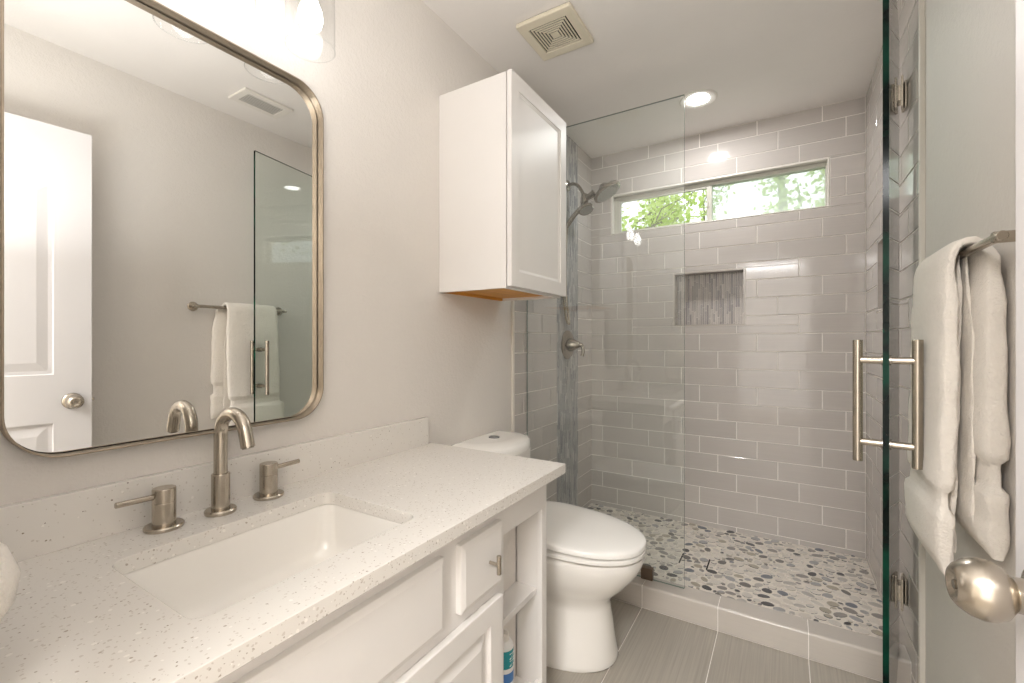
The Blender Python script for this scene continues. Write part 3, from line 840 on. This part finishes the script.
MB().lathe([(0.02805, 0.098), (0.0283, 0.099), (0.0283, 0.125), (0.02805, 0.126)], (bx, by, bz), (0, 0, 1), 32, False, False).build('label_band', M['blue'], bo)
mb = MB()
for zz in (0.152, 0.172):
    pts = [(bx + 0.0287 * cos(R(a_)), by + 0.0287 * sin(R(a_)), bz + zz + 0.007 * s_) for a_, s_ in ((-20, 1), (20, 1), (-20, -1), (20, -1))]
    mb.tube([Vector(p) for p in pts], 0.0016, 6)
mb.build('label_print', M['labelwhite'], lb)

# ------------------------------------------------------------------ mirror
mi = thing('mirror', 'wall mirror with rounded corners and thin champagne metal frame above the sink', 'mirror', (0.0, 0.503, 0.951))
mm = lambda u, v, w: (0.0175 + w, u, v)
MY0, MY1, MZ0, MZ1 = 0.193, 0.8137, 0.951, 1.885
plate([rrect(MY0, MY1, MZ0, MZ1, 0.085, 14), rrect(MY0 + 0.0035, MY1 - 0.0035, MZ0 + 0.0035, MZ1 - 0.0035, 0.0815, 14)], 0.033, 0.001, mm).build('frame', M['champagne'], mi, angle=50)
plate([rrect(MY0 + 0.002, MY1 - 0.002, MZ0 + 0.002, MZ1 - 0.002, 0.083, 14)], 0.004, 0.0, lambda u, v, w: (0.003 + w, u, v)).build('backing', M['dark'], mi)
i_ = 0.0062
plate([rrect(MY0 + i_, MY1 - i_, MZ0 + i_, MZ1 - i_, 0.076, 14)], 0.003, 0.0, lambda u, v, w: (0.0075 + w, u, v)).build('mirror_glass', M['mirror'], mi, smooth=False)

# ------------------------------------------------------------------ vanity light
vl = thing('vanity_light', 'three-light brushed nickel wall fixture with clear glass shades above the mirror', 'wall light', (0, 0.497, 2.08))
LX = 0.105
MB().box(0.001, 0.022, 0.373, 0.653, 2.115, 2.225, 0.004).build('backplate', M['nickel'], vl)
MB().box(0.048, 0.062, 0.213, 0.813, 2.162, 2.178, 0.003).cyl((0.02, 0.513, 2.17), (0.05, 0.513, 2.17), 0.012).build('bar', M['nickel'], vl)
for y_ in (0.303, 0.513, 0.723):
    MB().tube(catmull([(0.055, y_, 2.17), (0.08, y_, 2.175), (0.102, y_, 2.165), (LX, y_, 2.14)], 6), 0.007).build('arm', M['nickel'], vl)
    sk_ = MB().lathe([(0.012, 0.03), (0.030, 0.022), (0.032, -0.01), (0.024, -0.012), (0.0225, -0.045), (0.018, -0.047)], (LX, y_, 2.130), (0, 0, 1)).build('socket', M['champagne'], vl)
    s_ = MB().lathe([(0.031, 0.0), (0.052, -0.003), (0.0585, -0.012), (0.0605, -0.10), (0.0605, -0.195)], (LX, y_, 2.130), (0, 0, 1), 40, False, False).build('shade', M['shade'], vl)
    MB().tube([(LX + 0.0605 * cos(2 * pi * k / 40), y_ + 0.0605 * sin(2 * pi * k / 40), 1.935) for k in range(41)], 0.0014, 6).build('rim', M['shade'], s_)
    MB().lathe([(0.013, 0.0), (0.014, -0.015), (0.021, -0.035), (0.029, -0.055), (0.0305, -0.075), (0.026, -0.093), (0.014, -0.104), (0.003, -0.107)], (LX, y_, 2.087), (0, 0, 1)).build('bulb', M['bulb'], sk_)

# ------------------------------------------------------------------ wall cabinet over the toilet
wc = thing('wall_cabinet', 'white single-door wall cabinet hung above the toilet', 'cabinet', (0, 1.585, 1.36))
wy0, wy1, wz0_, wz1_ = 1.356, 1.815, 1.359, 2.137
mb = MB().box(0.001, 0.293, wy0, wy0 + 0.016, wz0_, wz1_).box(0.001, 0.293, wy1 - 0.016, wy1, wz0_, wz1_).box(0.0015, 0.2925, wy0 + 0.0165, wy1 - 0.0165, wz1_ - 0.016, wz1_ - 0.0005).box(0.0015, 0.012, wy0 + 0.0165, wy1 - 0.0165, wz0_ + 0.021, wz1_ - 0.017)
mb.build('body', M['white'], wc, smooth=False)
plate([rect(wy0, wy1, wz0_, wz1_), rect(wy0 + 0.035, wy1 - 0.035, wz0_ + 0.03, wz1_ - 0.035)], 0.019, 0.0005, lambda u, v, w: (0.3025 + w, u, v)).build('face_frame', M['white'], wc)
MB().box(0.002, 0.294, wy0 + 0.016, wy1 - 0.016, wz0_ + 0.012, wz0_ + 0.02).box(0.002, 0.014, wy0 + 0.016, wy1 - 0.016, wz0_, wz0_ + 0.012).build('underside', M['ply'], wc, smooth=False)
dy0, dy1, dz0, dz1 = wy0 + 0.001, wy1 + 0.009, wz0_ + 0.006, wz1_ + 0.003
do = plate([rrect(dy0, dy1, dz0, dz1, 0.001, 2), rect(dy0 + 0.056, dy1 - 0.056, dz0 + 0.056, dz1 - 0.056)], 0.019, 0.001, lambda u, v, w: (0.3245 + w + 0.0015, u, v)).build('door', M['white'], wc)
mb = MB()
def wr_(i, x_): return [(x_, a_, c_) for a_, c_ in rect(dy0 + i, dy1 - i, dz0 + i, dz1 - i)]
mb.ring_loft([wr_(0.054, 0.3175), wr_(0.0555, 0.3315), wr_(0.060, 0.3300), wr_(0.066, 0.3275), wr_(0.067, 0.3262)])
mb.build('panel', M['white'], do, angle=20)

# ------------------------------------------------------------------ toilet
to = thing('toilet', 'white one-piece skirted toilet with closed lid between vanity and shower', 'toilet', (0.36, 1.615, 0))
TY = 1.585
def egg(xb, xf, b, z, ex=2.3, k=48, bias=0.42):
    """horizontal section: blunt at the back, rounder towards the front"""
    cx0 = xb + (xf - xb) * bias; pts = []
    for i in range(k):
        a_ = 2 * pi * i / k; c_, s_ = cos(a_), sin(a_)
        e_x = 2.0 / ex if c_ > 0 else 2.0 / 3.2
        xx = (abs(c_) ** e_x) * (xf - cx0 if c_ > 0 else cx0 - xb) * (1 if c_ > 0 else -1)
        yy = (abs(s_) ** (2.0 / (ex if c_ > 0 else 3.2))) * b * (1 if s_ > 0 else -1)
        pts.append((cx0 + xx, TY + yy, z))
    return pts
mb = MB()
secs = [(0.10, 0.640, .163, 0.0), (0.098, 0.644, .166, 0.006), (0.098, 0.642, .165, 0.02), (0.10, 0.632, .150, 0.08), (0.10, 0.625, .134, 0.14), (0.10, 0.617, .126, 0.19), (0.095, 0.619, .128, 0.218),
        (0.08, 0.644, .144, 0.248), (0.06, 0.682, .164, 0.285), (0.05, 0.714, .179, 0.325), (0.04, 0.734, .188, 0.360), (0.04, 0.741, .192, 0.384), (0.042, 0.739, .191, 0.398), (0.05, 0.722, .178, 0.4045)]
mb.ring_loft([egg(*s_) for s_ in secs])
mb.build('bowl', M['porcelain'], to, angle=60)
mb = MB()
def tk(x0_, x1_, b, z, r): return [(u, v, z) for u, v in rrect(x0_, x1_, TY - b, TY + b, r, 8)]
mb.ring_loft([tk(0.03, 0.30, .15, 0.37, .08), tk(0.022, 0.275, .165, 0.42, .07), tk(0.018, 0.235, .178, 0.48, .06), tk(0.016, 0.208, .184, 0.56, .05), tk(0.016, 0.204, .187, 0.66, .05), tk(0.016, 0.204, .188, 0.708, .05)])
mb.build('tank', M['porcelain'], to, angle=60)
mb = MB()
def bow(i, z, k=12):
    x0_, x1_, b = 0.008 + i * 0.4, 0.198 - i, 0.202 - i; pts = []
    r_ = 0.035
    pts += [(x0_, TY - b + 0.012, z), (x0_ + 0.012, TY - b, z)]
    for j in range(k + 1):
        s_ = -1 + 2 * j / k
        pts.append((x1_ - 0.034 * abs(s_) ** 3 + 0.045 * (1 - s_ * s_), TY + s_ * b * 0.985, z))
    pts += [(x0_ + 0.012, TY + b, z), (x0_, TY + b - 0.012, z)]
    return pts
mb.ring_loft([bow(0.006, 0.700), bow(0.0, 0.704), bow(-0.001, 0.722), bow(0.003, 0.735), bow(0.012, 0.743), bow(0.035, 0.750), bow(0.07, 0.753)])
tl = mb.build('tank_lid', M['porcelain'], to, angle=50)
MB().lathe([(0.024, 0), (0.024, 0.003), (0.022, 0.0045)], (0.100, TY + 0.012, 0.7525), (0, 0, 1), 28).build('flush_button', M['grey_dark'], tl)
mb = MB()
def st(i, z):
    k_ = 0.045 if z > 0.4245 else (0.02 if z > 0.406 else 0.0)
    return [(x_, y_, z_ + k_ * (0.747 - x_)) for x_, y_, z_ in egg(0.235 + i * 0.6, 0.747 - i, 0.194 - i, z, 2.2, bias=0.40)]
mb.ring_loft([st(0.022, 0.4050), st(0.022, 0.4085), st(0.0015, 0.4088), st(0.0, 0.4105), st(0.0005, 0.4215), st(0.004, 0.4235), st(0.02, 0.4240)])
mb.build('seat', M['seat'], to, angle=50)
mb = MB()
mb.ring_loft([st(0.022, 0.4240), st(0.022, 0.4275), st(0.001, 0.4280), st(0.0, 0.4305), st(0.0005, 0.442), st(0.005, 0.4465), st(0.016, 0.4500), st(0.045, 0.4545), st(0.085, 0.4575), st(0.13, 0.4590)])
mb.build('lid', M['seat'], to, angle=50)
for s_ in (-1, 1): MB().cyl((0.245, TY + s_ * 0.055, 0.42), (0.245, TY + s_ * 0.085, 0.42), 0.012, bev=0.002).build('hinge', M['seat'], to)

# ------------------------------------------------------------------ entry door
ed = thing('door_1', 'white arched-panel entry door standing open near the towel bar', 'door', (1.443, -0.067, 0.012), R(94.9))
ed['kind'] = 'structure'
DW, DH, DT = 0.76, 2.035, 0.035
def dmap(y0): return lambda u, v, w: (u, y0 + w, v)
def arch(x0_, x1_, z0, z1, rise, k=16):
    pts = [(x0_, z0), (x1_, z0)]
    for j in range(k + 1):
        s_ = j / k; x_ = x1_ + (x0_ - x1_) * s_
        pts.append((x_, z1 + rise * (0.5 - 0.5 * cos(2 * pi * s_)) ** 1.0))
    return pts
S_ = 0.118
loops = [rect(0, DW, 0, DH), arch(S_, DW - S_, 1.02, 1.80, 0.085), rect(S_, DW - S_, 0.24, 0.82)]
for yy in (-0.006, -DT + 0.006):
    plate(loops, 0.012, 0.003, dmap(yy)).build('stile_frame', M['door'], ed, local=True)
MB().box(0.002, DW - 0.002, -DT + 0.009, -0.009, 0.002, DH - 0.002).build('core', M['door'], ed, smooth=False, local=True)
for lp in (lambda i: arch(S_ + i, DW - S_ - i, 1.02 + i, 1.80 - i, 0.085), lambda i: rect(S_ + i, DW - S_ - i, 0.24 + i, 0.82 - i)):
    mb = MB()
    mb.ring_loft([[(u, y_, v) for u, v in lp(i)] for i, y_ in ((0.0, -0.0092), (0.008, -0.0085), (0.014, -0.0088), (0.045, -0.0035), (0.048, -0.0030))])
    mb.build('raised_panel', M['door'], ed, local=True, angle=12)
kn = MB().lathe([(0.033, 0.0), (0.033, 0.004), (0.029, 0.009), (0.016, 0.013), (0.0165, 0.018), (0.016, 0.026), (0.019, 0.029), (0.025, 0.034), (0.0285, 0.042), (0.0290, 0.050), (0.0265, 0.059), (0.021, 0.067), (0.0165, 0.0705), (0.0135, 0.0705), (0.0095, 0.0675), (0.006, 0.067)],
               (0.698, 0, 0.906), (0, 1, 0), 44).build('knob', M['nickel'], ed, local=True, angle=50)
MB().cyl((0.698, 0.066, 0.906), (0.698, 0.0695, 0.906), 0.0045, seg=16).build('lock_button', M['chrome'], kn, local=True)
MB().lathe([(0.033, 0.0), (0.029, 0.009), (0.013, 0.014), (0.013, 0.024), (0.028, 0.04), (0.026, 0.058), (0.01, 0.064)], (0.698, -DT, 0.906), (0, -1, 0), 32).build('knob', M['nickel'], ed, local=True)
MB().box(DW - 0.0005, DW + 0.001, -0.030, -0.006, 0.876, 0.936).cyl((DW, -0.018, 0.906), (DW + 0.009, -0.018, 0.906), 0.007).build('latch', M['nickel'], ed, local=True)
for z_ in (0.18, 1.0, 1.82):
    MB().cyl((-0.004, -0.002, z_ - 0.045), (-0.004, -0.002, z_ + 0.045), 0.0055, seg=14).build('hinge', M['nickel'], ed, local=True)

# ------------------------------------------------------------------ towel bar and towels
BX, BZ = 1.494, 1.352
tb = thing('towel_bar', 'brushed nickel towel bar on the right wall beside the shower door', 'towel bar', (BX, 1.37, BZ))
MB().cyl((BX, 1.118, BZ), (BX, 1.632, BZ), 0.0085, seg=24, bev=0.001).build('rod', M['nickel'], tb)
for y_ in (1.137, 1.608):
    MB().lathe([(0.025, 0), (0.025, 0.005), (0.022, 0.008), (0.0105, 0.009), (0.0105, 0.052), (0.009, 0.054)], (WP - 0.0, y_, BZ), (-1, 0, 0), 32).build('post', M['nickel'], tb)

def interp(tab, s):
    for i in range(len(tab) - 1):
        if s <= tab[i + 1][0]:
            a_, b_ = tab[i], tab[i + 1]; f = (s - a_[0]) / (b_[0] - a_[0] + 1e-9); f = f * f * (3 - 2 * f)
            return [p + (q_ - p) * f for p, q_ in zip(a_[1:], b_[1:])]
    return list(tab[-1][1:])
def cloth_sweep(mb, path, tab, seg=44, seed=1, amp=0.0025):
    """path: xz points of the centre line; tab rows: s, y0, y1, thickness"""
    from mathutils import noise as mn
    P = [Vector((p[0], 0, p[1])) for p in path]
    L = [0.0]
    for i in range(1, len(P)): L.append(L[-1] + (P[i] - P[i - 1]).length)
    rings = []
    N = 120
    for n_ in range(N + 1):
        s = L[-1] * n_ / N
        k = 0
        while k < len(L) - 2 and L[k + 1] < s: k += 1
        f = (s - L[k]) / (L[k + 1] - L[k]); c_ = P[k].lerp(P[k + 1], f)
        d_ = (P[min(k + 2, len(P) - 1)] - P[max(k - 1, 0)]).normalized()
        nrm = Vector((-d_.z, 0, d_.x))
        y0, y1, th = interp(tab, s / L[-1])
        endf = min(1.0, min(n_, N - n_) / 2.0 * 0.5 + 0.35)
        ring = []
        for j in range(seg):
            a_ = 2 * pi * j / seg; ca, sa = cos(a_), sin(a_)
            yy = (abs(ca) ** 0.22) * (1 if ca > 0 else -1); ww = (abs(sa) ** 0.55) * (1 if sa > 0 else -1)
            v = Vector((c_.x, (y0 + y1) / 2 + yy * (y1 - y0) / 2, c_.z)) + nrm * ww * th / 2 * endf
            nz = mn.noise(v * 14 + Vector((seed, 0, 0))) * amp * 1.6 + mn.noise(v * 60 + Vector((seed, 3, 0))) * amp * 0.5
            ring.append(v + nrm * nz * (1 if ww > 0 else -1) + Vector((0, nz * 0.8 * (1 if yy > 0 else -1), 0)))
        rings.append(ring)
    mb.ring_loft(rings)
def drape(dx_f, dx_b, zf, zb, bow_):
    pts = [(BX - dx_f - 0.006, zf), (BX - dx_f - 0.008, zf + 0.10), (BX - dx_f - 0.002, (zf + BZ) / 2), (BX - dx_f, BZ - 0.08), (BX - dx_f * 0.9, BZ - 0.01)]
    top = [(BX - dx_f * 0.55, BZ + bow_ * 0.8), (BX, BZ + bow_), (BX + dx_b * 0.6, BZ + bow_ * 0.75)]
    bk = [(BX + dx_b, BZ - 0.02), (BX + dx_b, BZ - 0.10), (BX + dx_b, (zb + BZ) / 2), (BX + dx_b, zb + 0.1), (BX + dx_b, zb)]
    return [(p.x, p.z) for p in catmull([(a_, 0, b_) for a_, b_ in pts + top + bk], 6)]
tw = thing('bath_towel', 'thick white terry bath towel folded over the towel bar', 'towel', (BX, 1.40, BZ - 0.6))
mb = MB()
# outer fold
cloth_sweep(mb, drape(0.029, 0.024, 0.672, 0.745, 0.0205), [
    (0.0, 1.278, 1.590, 0.032), (0.09, 1.274, 1.592, 0.034), (0.10, 1.288, 1.565, 0.018), (0.125, 1.288, 1.565, 0.018), (0.135, 1.276, 1.566, 0.034), (0.40, 1.272, 1.560, 0.030), (0.49, 1.275, 1.552, 0.022),
    (0.54, 1.272, 1.545, 0.020), (0.57, 1.242, 1.53, 0.024), (0.66, 1.222, 1.52, 0.038), (0.86, 1.218, 1.52, 0.042), (0.868, 1.228, 1.51, 0.024), (0.90, 1.228, 1.51, 0.024), (0.91, 1.214, 1.52, 0.042), (1.0, 1.218, 1.52, 0.042)], seed=3)
tw1 = mb.build('outer_fold', M['terry'], tw, angle=60)
mb = MB()
cloth_sweep(mb, drape(0.009, 0.004, 0.71, 0.78, 0.0112), [
    (0.0, 1.315, 1.545, 0.010), (0.1, 1.312, 1.545, 0.012), (0.45, 1.305, 1.54, 0.010), (0.5, 1.315, 1.54, 0.004), (0.56, 1.315, 1.54, 0.004), (0.7, 1.275, 1.52, 0.009), (1.0, 1.27, 1.52, 0.010)], seed=9)
mb.build('inner_fold', M['terry'], tw, angle=60)

# hand towel on a ring at the near wall, its lower corner showing beside the counter
RX = 0.385
tr = thing('towel_ring', 'brushed nickel towel ring on the doorway wall above the counter', 'towel ring', (RX, YN, 1.30))
MB().lathe([(0.025, 0), (0.025, 0.005), (0.010, 0.009), (0.010, 0.045)], (RX, YN, 1.38), (0, 1, 0)).build('post', M['nickel'], tr)
MB().tube([(RX + 0.07 * sin(2 * pi * k / 36), YN + 0.045, 1.31 + 0.07 * cos(2 * pi * k / 36)) for k in range(37)], 0.0045, 10).build('ring', M['nickel'], tr)
ht = MB(); rings = []
from mathutils import noise as mn
for z_, yc, hy, hx in ((0.848, 0.032, 0.074, 0.088), (0.852, 0.034, 0.094, 0.100), (0.87, 0.034, 0.107, 0.108), (0.90, 0.034, 0.113, 0.112), (0.93, 0.030, 0.108, 0.110), (0.955, 0.02, 0.094, 0.105), (0.968, 0.014, 0.086, 0.10), (0.985, 0.015, 0.088, 0.10), (1.01, 0.012, 0.088, 0.10), (1.10, 0.0, 0.078, 0.10), (1.2, -0.01, 0.055, 0.085), (1.25, -0.014, 0.035, 0.07), (1.262, -0.015, 0.012, 0.05)):
    rr = []
    for j in range(40):
        a_ = 2 * pi * j / 40; f = 1 + 0.06 * sin(5 * a_ + z_ * 9) * (1.3 - z_ + 0.4)
        yy = yc + hy * f * sin(a_) * 0.95; v = Vector((RX + hx * f * cos(a_), max(yy, YN + 0.004), z_))
        nzz = mn.noise(v * 40) * 0.006
        rr.append(v + Vector((nzz, abs(nzz), 0)))
    rings.append(rr)
ht.ring_loft(rings)
h_ = ht.build('hand_towel', M['terry'], None, angle=60)
setprops(h_, 'white terry hand towel hanging at the edge beside the counter end', 'towel')
